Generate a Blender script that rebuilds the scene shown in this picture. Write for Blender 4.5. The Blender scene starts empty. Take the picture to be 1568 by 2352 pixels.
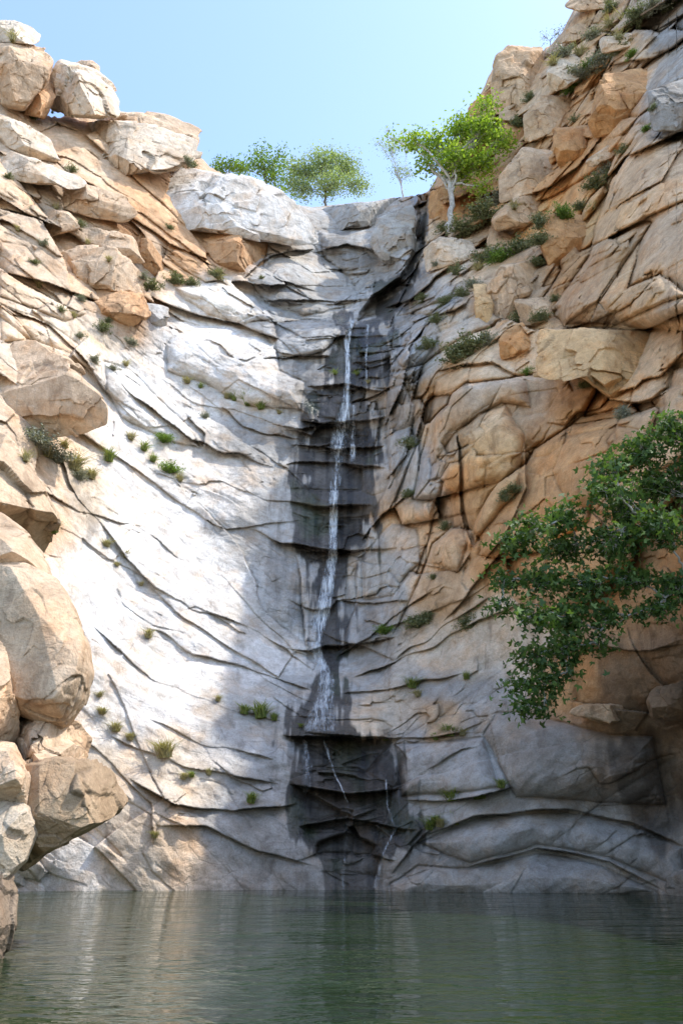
import bpy, math, random
import numpy as np
random.seed(7); rng=np.random.default_rng(7)
F=1898.0; TH=math.atan((1945-1176)/F); CT,ST=math.cos(TH),math.sin(TH); CH=1.6
SUN_DIR=np.array([0.665,-0.07,1.0]); SUN_DIR/=np.linalg.norm(SUN_DIR)
scene=bpy.context.scene
def link(o): scene.collection.objects.link(o); return o
def ray(px,py):
    up=(1176-py)/F; yd=CT-up*ST; zd=ST+up*CT
    return (px-784)/F/yd, zd/yd
def W(px,py,D):
    rx,rz=ray(px,py); return np.stack([rx*D,D+0*rx,CH+rz*D],-1)
# ---------------- noise
def hsh(ix,iy,iz,s):
    n=(ix.astype(np.int64)*374761393+iy.astype(np.int64)*668265263+iz.astype(np.int64)*1274126177+s*974634777)&0xffffffff
    n=((n^(n>>13))*1103515245)&0xffffffff
    n=((n^(n>>16))*2246822519)&0xffffffff
    return ((n^(n>>15))&0xffffff).astype(np.float32)/16777215.0
def vnoise(p,s=0):
    f=np.floor(p); i=f.astype(np.int64); t=(p-f).astype(np.float32); t=t*t*(3-2*t)
    r=0
    for a in (0,1):
        for b in (0,1):
            for c in (0,1):
                w=(t[...,0] if a else 1-t[...,0])*(t[...,1] if b else 1-t[...,1])*(t[...,2] if c else 1-t[...,2])
                r=r+w*hsh(i[...,0]+a,i[...,1]+b,i[...,2]+c,s)
    return r*2-1
def fbm(p,o=4,s=0,g=0.5):
    r=0;a=1;q=p
    for k in range(o):
        r=r+a*vnoise(q,s+k*17); q=q*2.03+5.1; a*=g
    return r
def voro(p,s=0,box=False):
    f=np.floor(p).astype(np.int64)
    sh=p.shape[:-1]
    f1=np.full(sh,9.,np.float32); f2=f1.copy(); off=np.zeros(sh,np.float32); til=np.zeros(sh,np.float32); tint=np.zeros(sh,np.float32)
    for a in (-1,0,1):
        for b in (-1,0,1):
            for c in (-1,0,1):
                ix,iy,iz=f[...,0]+a,f[...,1]+b,f[...,2]+c
                r1=hsh(ix,iy,iz,s); r2=(r1*977.13)%1.0; r3=(r1*3571.7)%1.0
                dx=(p[...,0]-ix-r1).astype(np.float32);dy=(p[...,1]-iy-r2).astype(np.float32);dz=(p[...,2]-iz-r3).astype(np.float32)
                d=np.maximum(np.maximum(np.abs(dx),np.abs(dy)),np.abs(dz))*1.15 if box else np.sqrt(dx*dx+dy*dy+dz*dz)
                m=d<f1
                f2=np.where(m,f1,np.minimum(f2,d)); f1=np.where(m,d,f1)
                o=(r1*7.3+r2*3.1+r3*5.7)%1.0
                t=dx*(((r1*13.7)%1)*2-1)+dy*(((r2*11.3)%1)*2-1)+dz*(((r3*9.1)%1)*2-1)
                off=np.where(m,o,off); til=np.where(m,t,til); tint=np.where(m,(r2*17.1+r1)%1.0,tint)
    return off*2-1,til,f2-f1,tint
def aniso(P,d,k1,k2,k3=None):
    d=np.array(d,float); d/=np.linalg.norm(d)
    u=np.cross(d,[0,1,0.2]); u/=np.linalg.norm(u); v=np.cross(d,u)
    return np.stack([P@d/k1,P@u/k2,P@v/(k3 or k2)],-1)
def frame(P,a,b,ka,kb,kc):
    a=np.array(a,float); a/=np.linalg.norm(a); b=np.array(b,float); b-=a*(a@b); b/=np.linalg.norm(b); c=np.cross(a,b)
    return np.stack([P@a/ka,P@b/kb,P@c/kc],-1)
def sstep(x,a,b):
    t=np.clip((x-a)/(b-a),0,1); return t*t*(3-2*t)
# ---------------- base depth
CP=[(-700,2100,16),(-700,1500,16),(-700,900,20),(-700,200,30),
(-200,2050,30),(-200,1500,31),(-200,1000,34),(-200,600,40),(-200,250,46),
(0,2040,35),(0,1700,34),(0,1300,35),(0,1000,37),(0,700,43),(0,400,48),(0,230,51),
(200,2040,36),(200,1800,36),(200,1500,37.5),(200,1200,41),(200,1000,44),(200,800,46),(200,600,49),(200,300,54),
(400,2040,36.3),(400,1800,37.3),(400,1500,41),(400,1200,45.5),(400,1000,48.5),(400,800,51),(400,640,54),(400,400,57),
(600,2040,36.5),(600,1850,37.3),(600,1600,41),(600,1350,45),(600,1150,47.5),(600,950,50),(600,760,53.5),(600,650,57),(600,480,61),
(770,2045,36.3),(770,1900,37.3),(770,1700,39.5),(770,1500,44),(770,1250,47),(770,1000,49.5),(770,760,52.5),(770,690,58),(770,560,62),(770,470,64),
(900,2045,36),(900,1700,39.0),(900,1450,42.5),(900,1200,45),(900,1000,47.5),(900,750,51),(900,620,58),(900,460,63),
(1000,2045,35.7),(1000,1850,36.6),(1000,1600,39.2),(1000,1350,41),(1000,1100,42),(1000,850,44),(1000,650,50),(1000,440,60),
(1200,2050,35),(1200,1800,35.3),(1200,1500,37.5),(1200,1200,37.0),(1200,900,39.5),(1200,650,45),(1200,400,53),(1200,150,58),(1120,380,58),(1040,520,54.5),
(1400,2050,34),(1400,1750,34.5),(1400,1500,33),(1400,1200,32.5),(1400,900,34.5),(1400,600,38),(1400,300,44),(1400,0,50),
(1560,2055,33),(1560,1750,33.5),(1560,1550,30.5),(1560,1200,29),(1560,900,30.5),(1560,600,33),(1560,300,38),(1560,-100,45),
(1850,2110,25),(1850,1500,24),(1850,900,25),(1850,200,32),(1850,-400,40),
(2800,2300,10),(2800,1500,9),(2800,500,12),(2800,-500,18)]
CPa=np.array(CP,float); cx=CPa[:,:2]/1000
def tps(r2): return 0.5*r2*np.log(r2+1e-9)
n=len(cx); K=tps(((cx[:,None]-cx[None])**2).sum(-1))+np.eye(n)*0.002
Pm=np.c_[np.ones(n),cx]; A=np.block([[K,Pm],[Pm.T,np.zeros((3,3))]])
sol=np.linalg.solve(A,np.r_[CPa[:,2],0,0,0])
def base_depth(px,py):
    sh=px.shape; q=np.stack([px.ravel(),py.ravel()],-1)/1000; out=np.empty(len(q))
    for i in range(0,len(q),20000):
        c=q[i:i+20000]; out[i:i+20000]=tps(((c[:,None]-cx[None])**2).sum(-1))@sol[:n]+np.c_[np.ones(len(c)),c]@sol[n:]
    return out.reshape(sh)
# ---------------- grid
SK=np.array([(-700,100),(-200,180),(0,180),(60,250),(120,262),(200,270),(280,275),(330,330),(440,355),(475,378),(560,420),(680,475),(760,471),(860,462),(950,446),(985,440),(1000,415),(1062,300),(1075,245),(1105,215),(1130,160),(1150,120),(1240,118),(1262,105),(1290,75),(1320,20),(1345,-5),(1400,-40),(1568,-130),(1850,-300),(2800,-700)],float)
cols=np.r_[np.linspace(-700,-120,40,endpoint=False),np.arange(-120,1690,2.1),np.linspace(1690,2800,110)]
NC=len(cols); NR=1060
jag=vnoise(np.stack([cols/22,cols*0,cols*0],-1),3)*6+vnoise(np.stack([cols/7,cols*0,cols*0],-1),4)*2.5
flat=np.exp(-((cols-830)/110)**2)
big=(np.floor(vnoise(np.stack([cols/75,cols*0,cols*0],-1),8)*3)/3*90+vnoise(np.stack([cols/28,cols*0,cols*0],-1),9)*35)*sstep(cols,1480,1620)  # unseen skyline jag beyond the right edge, added to roughen the cast shadow
sky_y=np.interp(cols,SK[:,0],SK[:,1])+jag*(1-flat*0.85)+big
bot=np.interp(cols,[-700,0,1568,2800],[2300,2115,2125,2700])
v=np.linspace(0,1,NR)
PX=np.repeat(cols[None],NR,0); PY=bot[None]*(1-v[:,None])+sky_y[None]*v[:,None]
gx=np.arange(-720,2840,20.); gy=np.arange(-900,2740,20.)
GX,GY=np.meshgrid(gx,gy); GD=base_depth(GX,GY)
def bil(arr,x,y):
    fx=np.clip((x-gx[0])/20,0,len(gx)-1.001); fy=np.clip((y-gy[0])/20,0,len(gy)-1.001)
    i=fx.astype(int); j=fy.astype(int); a=fx-i; b=fy-j
    return (arr[j,i]*(1-a)+arr[j,i+1]*a)*(1-b)+(arr[j+1,i]*(1-a)+arr[j+1,i+1]*a)*b
D0=np.maximum(bil(GD,PX,PY),7.)
P0=W(PX,PY,D0).astype(np.float32)
wx=fbm(P0/2.3,4,11)*4.5; wy=fbm(P0/2.3,4,31)*4.5
QX=PX+wx; QY=PY+wy
rgt=sstep(QX+(QY-1000)*0.02,870,930)
wl=1-sstep(QX,640,760)
wc=(1-wl)*(1-rgt)
wr_low=rgt*sstep(QY,1300,1500); wr_up=rgt-wr_low
slab=np.clip(sstep(QY,700,860)*sstep(QX,60,260)*(1-sstep(QX,720,900)),0,1)
disp=np.zeros_like(D0); tintv=np.zeros_like(D0); crack=np.zeros_like(D0)
Pw=P0+np.stack([fbm(P0/4,3,s)*0.25 for s in (51,61,71)],-1).astype(np.float32)
cmask=sstep(fbm(P0/3.5,3,91),-.15,.35)
def field(Pa,amp,wt,s,rd=.13,ck=.4,tl=1.6,of=.7,bl=.55,box=False):
    global disp,tintv,crack
    o,t,e,ti=voro(Pa,s,box)
    disp+=wt*amp*(of*o+tl*t-bl*(1-np.exp(-e/rd))); tintv+=wt*(ti-0.5)*min(1,amp*2)
    g=np.exp(-(e/.03)**2)*cmask; crack+=np.minimum(wt*1.5,1)*g*ck; disp+=wt*g*amp*.12
dl=(.78,0.40,-0.52);dr=(-1,-0.1,-0.55);dc=(1,0,-0.05)
aL=wl*(1-0.80*slab)
UPV=(0.10,-0.30,1); TAN=(.42,-.9,-.35)
field(aniso(Pw,dl,12,4,9),0.95,aL,100,bl=.35)
field(aniso(Pw,dl,4.8,1.6,4.),0.34,wl*(1-.72*slab)*(.35+.65*cmask),130,box=True)
field(aniso(Pw,dl,1.6,0.6,1.5),0.07,wl*(1-0.6*slab)*cmask,160,ck=.25,box=True)
field(frame(Pw,UPV,TAN,6.5,8.5,13),1.45,wr_up,200,rd=.05,tl=1.3,box=True)
field(frame(Pw,(-.15,-.3,1),TAN,2.8,3.4,5),0.46,wr_up*(.25+.75*cmask),230,rd=.06,tl=1.3,box=True)
field(frame(Pw,(.2,-.3,1),TAN,1.0,1.2,2),0.10,wr_up*cmask,260,ck=.25,box=True)
field(aniso(Pw,dr,10.0,3.6,9),0.6,wr_low*.5,300,bl=.35)
field(aniso(Pw,dr,3.6,1.3,3.5),0.17,wr_low*cmask,330,ck=.3,box=True)
field(aniso(Pw,dr,1.2,0.5,1.2),0.04,wr_low*cmask,360,ck=.15)
field(aniso(Pw,dc,7,2.6,7),0.45,wc*(.45+.55*sstep(QY,720,780)),400,box=True)
field(aniso(Pw,dc,2.4,1.0,3),0.18,wc*cmask,430,ck=.3,box=True)
disp+=fbm(aniso(P0,dl,4.5,1.3),4,601)*0.16*slab+fbm(aniso(P0,dr,4.5,1.2),4,611)*.13*wr_low
disp+=fbm(P0/7,4,77)*0.5+fbm(P0/0.8,4,88)*0.04
# ---------------- cracks / steps
CR=[
([(0,700),(110,750),(200,830),(262,930),(262,1010)],0.8,60),
([(236,820),(300,900),(370,960),(440,1010),(520,1040),(640,1072)],1.1,50),
([(360,868),(440,918),(560,945),(690,985),(740,975)],1.3,55),
([(500,925),(560,980),(700,1010)],0.6,30),
([(428,960),(470,1000),(462,1032)],0.9,18),
([(120,1010),(160,1110),(260,1240),(320,1320),(440,1395),(600,1450),(722,1540)],0.8,55),
([(390,1090),(480,1170),(560,1280),(610,1400),(700,1480)],-1.2,30),
([(60,1100),(180,1170),(300,1200),(430,1290)],0.4,40),
([(330,1440),(500,1520),(640,1560),(720,1590)],0.6,45),
([(200,1430),(350,1560),(500,1620),(650,1660)],0.6,40),
([(340,1650),(480,1712),(640,1745)],0.55,35),
([(250,1690),(420,1760),(640,1802)],0.7,35),
([(180,1680),(280,1780),(350,1850),(350,1950)],0.9,40),
([(300,1790),(400,1850),(540,1862),(690,1845)],0.9,40),
([(350,1900),(470,1900),(600,1960),(720,1990)],0.6,40),
([(640,1690),(780,1692),(905,1702)],1.5,40),
([(660,1800),(800,1822),(925,1815)],1.1,35),
([(690,1900),(800,1880),(960,1905)],0.9,30),
([(640,1065),(760,1060),(885,1075)],1.2,28),
([(600,1150),(740,1165),(860,1158)],0.9,25),
([(560,1215),(650,1242),(760,1262),(835,1262)],1.3,35),
([(780,1385),(860,1388),(945,1380)],0.5,25),
([(700,890),(790,880),(885,905)],1.2,28),
([(690,965),(780,975),(890,955)],1.2,28),
([(660,1020),(770,1030),(885,1020)],0.8,22),
([(620,742),(700,735),(800,738),(900,742)],-1.6,30),
([(600,830),(680,815),(760,818)],0.8,25),
([(905,735),(892,900),(890,1100),(835,1270)],-2.4,55),
([(820,1290),(815,1400),(780,1500)],-0.9,40),
([(680,1260),(690,1380),(705,1500)],.6,35),
([(780,1592),(900,1582),(1060,1545)],0.6,40),
([(690,1682),(900,1698),(1050,1690),(1120,1650)],0.8,35),
([(770,1512),(850,1462),(930,1400),(1000,1350)],0.6,35),
([(800,1560),(960,1500),(1080,1440),(1200,1380)],0.6,40),
([(900,1520),(1020,1440),(1130,1370)],0.5,30),
([(1010,1440),(1100,1330),(1180,1230),(1230,1190)],1.0,45),
([(920,1842),(1080,1832),(1178,1810)],1.3,30),
([(1120,1640),(1145,1760),(1180,1830)],0.6,25),
([(960,1920),(1100,1872),(1290,1860),(1450,1885),(1568,1945)],1.1,45),
([(1070,1992),(1230,1948),(1400,1978),(1530,2048)],0.9,40),
([(895,2010),(950,1940),(990,1900)],0.6,30),
([(1300,1610),(1400,1625),(1568,1650)],-1.2,60),
([(1180,1500),(1300,1480),(1450,1490),(1568,1480)],1.6,50),
([(1000,850),(1060,835),(1130,832),(1215,880)],.9,55),
([(1110,712),(1230,760),(1300,750),(1520,762)],-1.1,45),
([(1222,860),(1340,868),(1400,915),(1470,925),(1545,895)],1.2,50),
([(1050,985),(1060,1180),(1088,1262)],-1.2,40),
([(985,900),(960,1000),(960,1110)],.8,40),
([(1480,310),(1400,420),(1382,480),(1350,590),(1275,705)],-1.8,50),
([(1200,1000),(1210,1120),(1160,1230),(1110,1290)],0.8,40),
([(890,760),(940,640),(985,560)],1.2,35),
([(880,980),(920,900),(940,800),(1000,720)],1.0,35),
([(880,1100),(930,1050),(950,960)],0.9,30),
([(830,1240),(880,1180),(950,1120)],0.8,30),
([(940,1290),(1050,1310),(1080,1270)],0.6,25),
([(1140,470),(1260,430),(1330,380),(1390,300)],1.1,40),
([(1080,600),(1180,560),(1290,500)],-0.9,40),
([(1190,330),(1280,310),(1370,320)],0.8,35),
([(1300,180),(1400,150),(1520,130)],0.8,35),
([(560,640),(600,600),(660,575),(720,575)],1.0,30),
([(740,575),(800,560),(940,600)],1.2,30),
([(600,690),(700,690),(820,700)],0.6,25),
([(0,380),(140,390),(260,450),(330,540),(390,620)],1.0,45),
([(0,480),(80,500),(200,560),(330,640)],0.9,45),
([(0,620),(100,650),(220,690),(350,700)],0.9,45),
]
def near(pts,M):
    xs=[p[0] for p in pts]; ys=[p[1] for p in pts]
    c0=np.searchsorted(cols,min(xs)-M); c1=np.searchsorted(cols,max(xs)+M)
    return slice(max(c0,0),max(c1,1)),min(ys)-M,max(ys)+M
def segd(x,y,a,b):
    vx,vy=b[0]-a[0],b[1]-a[1]; L2=vx*vx+vy*vy+1e-9
    t=((x-a[0])*vx+(y-a[1])*vy)/L2; tc=np.clip(t,0,1)
    dx=x-a[0]-tc*vx; dy=y-a[1]-tc*vy
    return np.sqrt(dx*dx+dy*dy),tc,(vx*dy-vy*dx)
softz=np.maximum(slab*(1-.75*sstep(QX,640,700))*(1-.5*sstep(QY,1750,1850)),wr_low*.85*(1-.5*sstep(QY,1650,1750)))
zx=vnoise(P0/1.3,77)*8; zy=vnoise(P0/1.3,78)*8
for ci,(pts,st,L) in enumerate(CR):
    cc,y0,y1=near(pts,L*3+20)
    x=QX[:,cc]+zx[:,cc]*softz[:,cc];y=QY[:,cc]+zy[:,cc]*softz[:,cc]; best=np.full(x.shape,1e9);sg=np.zeros(x.shape);tt=np.zeros(x.shape)
    m=len(pts)-1
    for k in range(m):
        d,t,cr=segd(x,y,pts[k],pts[k+1]); q=d<best
        best=np.where(q,d,best); sg=np.where(q,np.sign(cr),sg); tt=np.where(q,(k+t)/m,tt)
    if pts[0][0]>pts[-1][0]: sg=-sg
    vary=.15+1.1*sstep(vnoise(np.stack([x/85,y/85,x*0+ci],-1),900),-.5,.5)
    vary=vary*softz[:,cc]+(1-softz[:,cc])*(.5+.5*vary)
    fade=sstep(tt,-0.01,0.15)*(1-sstep(tt,0.84,1.01))*vary
    up=sg<0
    ds=np.where(up,-st*0.7*np.exp(-best/L),st*0.45*np.exp(-best/(L*0.7)))*(1-.50*softz[:,cc])
    g=np.exp(-(best/2.0)**2)
    disp[:,cc]+=fade*(ds+0.10*g*(1-.5*softz[:,cc])); crack[:,cc]+=fade*g*0.5
def polysd(poly,M=60):
    cc,y0,y1=near(poly,M); x=QX[:,cc];y=QY[:,cc]
    best=np.full(x.shape,1e9); ins=np.zeros(x.shape,bool); N=len(poly)
    for k in range(N):
        a,b=poly[k],poly[(k+1)%N]
        d,_,_=segd(x,y,a,b); best=np.minimum(best,d)
        c=((a[1]>y)!=(b[1]>y))&(x<(b[0]-a[0])*(y-a[1])/((b[1]-a[1])+1e-9)+a[0]); ins^=c
    return cc,np.where(ins,best,-best)
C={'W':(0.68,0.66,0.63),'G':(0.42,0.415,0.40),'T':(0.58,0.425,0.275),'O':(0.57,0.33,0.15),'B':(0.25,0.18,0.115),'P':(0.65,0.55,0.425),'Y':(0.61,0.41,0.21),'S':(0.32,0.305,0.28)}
PL=[
([(380,790),(420,760),(520,742),(600,765),(640,805),(642,850),(700,880),(690,940),(560,930),(470,880),(385,850)],1.5,30,'W'),
([(400,660),(500,650),(590,680),(630,730),(560,745),(480,725),(420,690)],1.3,22,'W'),
([(570,640),(640,590),(720,580),(780,620),(822,670),(812,705),(700,725),(620,700)],1.6,30,'G'),
([(730,530),(860,520),(950,560),(930,620),(860,625),(800,640),(740,590)],1.5,25,'G'),
([(630,742),(770,742),(782,760),(740,810),(640,820)],0.9,20,'G'),
([(0,700),(80,730),(180,790),(220,850),(150,830),(60,780),(0,790)],0.9,22,'T'),
([(0,560),(60,570),(130,640),(200,720),(150,740),(60,700),(0,680)],0.8,22,'T'),
([(240,830),(300,850),(360,910),(430,980),(460,1030),(380,1010),(280,960),(250,900)],0.8,18,'W'),
([(1480,310),(1568,320),(1640,500),(1640,770),(1520,755),(1290,738),(1275,700),(1350,590),(1385,480),(1400,420)],2.2,22,'T'),
([(1050,990),(1100,950),(1160,930),(1200,1000),(1190,1130),(1150,1170),(1090,1250),(1065,1170)],1.2,14,'Y'),
([(1000,870),(1060,840),(1130,835),(1200,870),(1220,940),(1150,925),(1050,985),(1000,1060),(985,980)],.9,16,'T'),
([(975,1230),(1060,1205),(1072,1250),(1050,1310),(980,1290)],0.7,14,'T'),
([(885,900),(925,880),(955,930),(940,1010),(905,1100),(885,1060)],.9,14,'G'),
([(900,870),(925,760),(1000,715),(1012,770),(940,870)],.9,14,'G'),
([(1000,770),(1100,720),(1130,745),(1105,800),(1015,845)],.9,16,'P'),
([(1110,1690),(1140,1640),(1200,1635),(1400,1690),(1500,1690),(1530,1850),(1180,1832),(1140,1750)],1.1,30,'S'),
([(905,1712),(1110,1695),(1140,1808),(920,1832)],0.7,14,'G'),
([(830,1280),(900,1200),(960,1210),(965,1290),(900,1370),(830,1380)],0.6,16,'G'),
([(960,1935),(1100,1878),(1290,1865),(1450,1890),(1568,1945),(1568,2040),(1400,1968),(1230,1940),(1080,1985)],0.7,25,'G'),
([(895,2030),(960,1990),(1080,1996),(1225,1955),(1370,1982),(1510,2050),(1060,2075),(900,2070)],0.7,25,'G'),
([(1300,1000),(1420,980),(1568,1010),(1568,1180),(1420,1200),(1300,1150),(1270,1080)],1.0,20,'O'),
([(1200,1250),(1340,1230),(1420,1300),(1380,1420),(1220,1420),(1160,1350)],0.7,25,'O'),
([(1360,330),(1470,300),(1400,400),(1370,480),(1290,560),(1270,500),(1300,430)],1.0,16,'O'),
([(1510,150),(1640,60),(1640,300),(1500,290),(1450,290)],1.3,25,'S'),
]
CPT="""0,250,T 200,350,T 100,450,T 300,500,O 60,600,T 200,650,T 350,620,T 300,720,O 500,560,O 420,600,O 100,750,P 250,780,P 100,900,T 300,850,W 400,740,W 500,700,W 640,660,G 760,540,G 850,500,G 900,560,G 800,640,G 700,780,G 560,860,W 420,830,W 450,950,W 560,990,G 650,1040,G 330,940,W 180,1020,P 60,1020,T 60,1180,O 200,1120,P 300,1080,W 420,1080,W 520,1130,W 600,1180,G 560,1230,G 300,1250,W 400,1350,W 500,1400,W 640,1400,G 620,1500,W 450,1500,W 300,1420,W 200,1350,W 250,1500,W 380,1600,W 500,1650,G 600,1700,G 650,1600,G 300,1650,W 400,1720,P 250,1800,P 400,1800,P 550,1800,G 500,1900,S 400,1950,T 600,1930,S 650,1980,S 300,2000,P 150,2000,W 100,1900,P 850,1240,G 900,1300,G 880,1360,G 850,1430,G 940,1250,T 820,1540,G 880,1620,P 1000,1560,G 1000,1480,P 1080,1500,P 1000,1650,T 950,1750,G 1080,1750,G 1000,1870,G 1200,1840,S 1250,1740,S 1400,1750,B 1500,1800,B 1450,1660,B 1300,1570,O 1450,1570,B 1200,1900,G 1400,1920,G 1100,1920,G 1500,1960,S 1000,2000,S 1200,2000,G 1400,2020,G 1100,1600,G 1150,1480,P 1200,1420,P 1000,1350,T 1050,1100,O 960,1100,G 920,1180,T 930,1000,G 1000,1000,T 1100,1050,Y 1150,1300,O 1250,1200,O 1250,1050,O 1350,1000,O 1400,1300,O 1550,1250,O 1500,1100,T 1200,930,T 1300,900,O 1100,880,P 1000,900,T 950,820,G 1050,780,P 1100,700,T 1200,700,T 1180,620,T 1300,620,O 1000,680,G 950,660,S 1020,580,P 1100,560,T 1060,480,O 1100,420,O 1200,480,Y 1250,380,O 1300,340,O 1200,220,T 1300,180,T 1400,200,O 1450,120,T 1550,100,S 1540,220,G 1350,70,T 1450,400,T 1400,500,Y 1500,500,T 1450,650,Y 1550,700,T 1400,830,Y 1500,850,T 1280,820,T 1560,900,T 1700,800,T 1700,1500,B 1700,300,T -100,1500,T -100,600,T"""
cps=[(float(a),float(b),C[c]) for a,b,c in (t.split(',') for t in CPT.split())]
ca=np.array([(a,b) for a,b,_ in cps]); cc3=np.array([c for _,_,c in cps])
gx2=np.arange(-720,2840,8.); gy2=np.arange(-760,2740,8.)
Gx,Gy=np.meshgrid(gx2,gy2); ql=np.stack([Gx.ravel(),Gy.ravel()],-1); out=np.empty((len(ql),3),np.float32)
for i in range(0,len(ql),20000):
    d2=((ql[i:i+20000,None]-ca[None])**2).sum(-1)+200; w=1/d2**2.2; out[i:i+20000]=(w@cc3)/w.sum(1,keepdims=True)
CG=out.reshape(len(gy2),len(gx2),3)
def colat(px,py):
    i=np.clip(((px-gx2[0])/8),0,len(gx2)-1).astype(int); j=np.clip(((py-gy2[0])/8),0,len(gy2)-1).astype(int)
    return CG[j,i]
col=colat(QX+wx*4,QY+wy*4).astype(np.float32)
for poly,h,w,key in PL:
    cc,sd=polysd(poly,30)
    ins=sd>0
    disp[:,cc]+=np.where(ins,-h*(1-np.exp(-np.maximum(sd,0)/w)),0)+0.12*np.exp(-(sd/2.5)**2)
    crack[:,cc]+=0.45*np.exp(-(sd/2.)**2)*cmask[:,cc]
    a=(0.5*sstep(sd,-2,5))[...,None]
    col[:,cc]=col[:,cc]*(1-a)+np.array(C[key],np.float32)*a
wet=np.zeros_like(D0)
WP=[[(780,732),(905,740),(900,800),(885,900),(890,1100),(850,1200),(830,1280),(820,1400),(800,1480),(778,1520),(785,1600),(795,1680),(905,1700),(925,1810),(930,1870),(965,1895),(960,1930),(900,2000),(890,2100),(740,2100),(760,1990),(700,1920),(668,1840),(640,1780),(655,1720),(640,1660),(705,1590),(718,1530),(685,1480),(690,1300),(665,1250),(670,1080),(700,980),(720,900),(745,860),(750,800),(775,760)],
[(962,446),(986,446),(975,560),(960,640),(925,700),(895,735),(820,735),(850,680),(920,640),(948,560)]]
sxn=fbm(np.stack([P0[...,0]*1.9,P0[...,1]*0.2,P0[...,2]*0.25],-1),4,500)
sx3=fbm(np.stack([P0[...,0]*4.5,P0[...,1]*0.2,P0[...,2]*0.35],-1),3,540)
sx2=fbm(np.stack([P0[...,0]*.5,P0[...,1]*0.2,P0[...,2]*0.4],-1),3,520)
for k,poly in enumerate(WP):
    cc,sd=polysd(poly,100); sd0=sd; sd=sd+1+sxn[:,cc]*24+sx2[:,cc]*28+sx3[:,cc]*16+wx[:,cc]*4
    wv_=np.maximum(sstep(sd,-8,8)*.92,sstep(sd0+sxn[:,cc]*26,-75,5)*.34*sstep(sx3[:,cc],-.2,.4))+.06*sstep(sd,10,30)
    wet[:,cc]=np.maximum(wet[:,cc],wv_*(1.0 if k==0 else .9))
cc,sd=polysd(WP[1],40); disp[:,cc]+=3.6*sstep(sd,-3,8)
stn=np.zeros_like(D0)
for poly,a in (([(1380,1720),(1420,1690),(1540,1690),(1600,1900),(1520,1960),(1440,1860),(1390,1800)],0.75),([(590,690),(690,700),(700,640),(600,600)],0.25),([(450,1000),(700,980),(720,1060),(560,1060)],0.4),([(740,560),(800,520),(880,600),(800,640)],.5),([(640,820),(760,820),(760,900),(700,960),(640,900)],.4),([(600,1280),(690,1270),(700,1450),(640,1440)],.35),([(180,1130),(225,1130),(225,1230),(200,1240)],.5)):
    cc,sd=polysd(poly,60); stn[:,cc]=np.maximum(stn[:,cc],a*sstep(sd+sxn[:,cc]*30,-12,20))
dk=PY-sky_y[None]
disp+=2.5*np.exp(-np.maximum(dk,0)/16)
D=D0+disp*np.where(PX>1700,1.2,1)
P=W(PX,PY,D)
tv=np.clip(tintv,-0.6,0.6)[...,None]
col=col*(1+0.30*tv)
col=col*(1+tv*np.array([0.06,0.0,-0.10]))
col=col*(1-0.5*np.clip(crack,0,1)[...,None])
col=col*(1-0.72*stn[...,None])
lf=(1-sstep(PX,500,760))[...,None]; mn=col.mean(-1,keepdims=True); col=col*(1-lf*.16)+mn*lf*.16+lf*.02
wk=np.clip(wet,0,1)[...,None]; wn=fbm(P0/1.5,3,9)[...,None]; wetc=np.array([0.052,0.047,0.041])*(1+0.5*wn+.7*sxn[...,None]+.6*sx3[...,None])
gr=(sstep(sx2,0.15,.6)[...,None])*np.array([0.0,0.012,-.004]); wetc=np.maximum(wetc+gr,.012)
col=col*(1-wk)+wetc*wk
col=np.clip(col,0.012,0.80)
def terr(px,py):
    j=int(np.clip(np.searchsorted(cols,px),1,NC-1)); t=(bot[j]-py)/(bot[j]-sky_y[j]); i=int(np.clip(round(t*(NR-1)),0,NR-1))
    return float(D[i,j])
rows=[P]; crow=[col]; wrow=[wet]
for k,(dy,dz) in enumerate(((0.6,-0.05),(1.5,-.2),(4,-.5),(12,-1),(40,-1.5),(140,-2))):
    q=P[-1:].copy(); q[...,1]+=dy; q[...,2]+=dz; q[...,0]*=1+dy*0.004; rows.append(q); crow.append(col[-1:]); wrow.append(wet[-1:]*0)
PP=np.concatenate(rows,0); CC=np.concatenate(crow,0); WW=np.concatenate(wrow,0)
def grid_mesh(name,PP,closed_u=False):
    R,Cn=PP.shape[:2]
    idx=np.arange(R*Cn).reshape(R,Cn)
    if closed_u:
        nx=np.roll(idx,-1,1); q=np.stack([idx[:-1],nx[:-1],nx[1:],idx[1:]],-1).reshape(-1,4)
    else: q=np.stack([idx[:-1,:-1],idx[:-1,1:],idx[1:,1:],idx[1:,:-1]],-1).reshape(-1,4)
    return quad_mesh(name,PP.reshape(-1,3),q)
def quad_mesh(name,V,q,smooth=True):
    me=bpy.data.meshes.new(name); me.vertices.add(len(V)); me.vertices.foreach_set('co',np.ascontiguousarray(V,np.float32).ravel())
    me.loops.add(q.size); me.loops.foreach_set('vertex_index',q.astype(np.int32).ravel())
    k=q.shape[1]
    me.polygons.add(len(q)); me.polygons.foreach_set('loop_start',np.arange(0,q.size,k,dtype=np.int32))
    me.update(calc_edges=True)
    me.polygons.foreach_set('use_smooth',np.full(len(q),smooth)); return me
def setcol(me,c,w):
    a=me.attributes.new('Col','FLOAT_COLOR','POINT'); b=np.ones((len(me.vertices),4),np.float32); b[:,:3]=c.reshape(-1,3); a.data.foreach_set('color',b.ravel())
    a=me.attributes.new('wet','FLOAT','POINT'); a.data.foreach_set('value',np.ascontiguousarray(w,np.float32).ravel())
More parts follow.
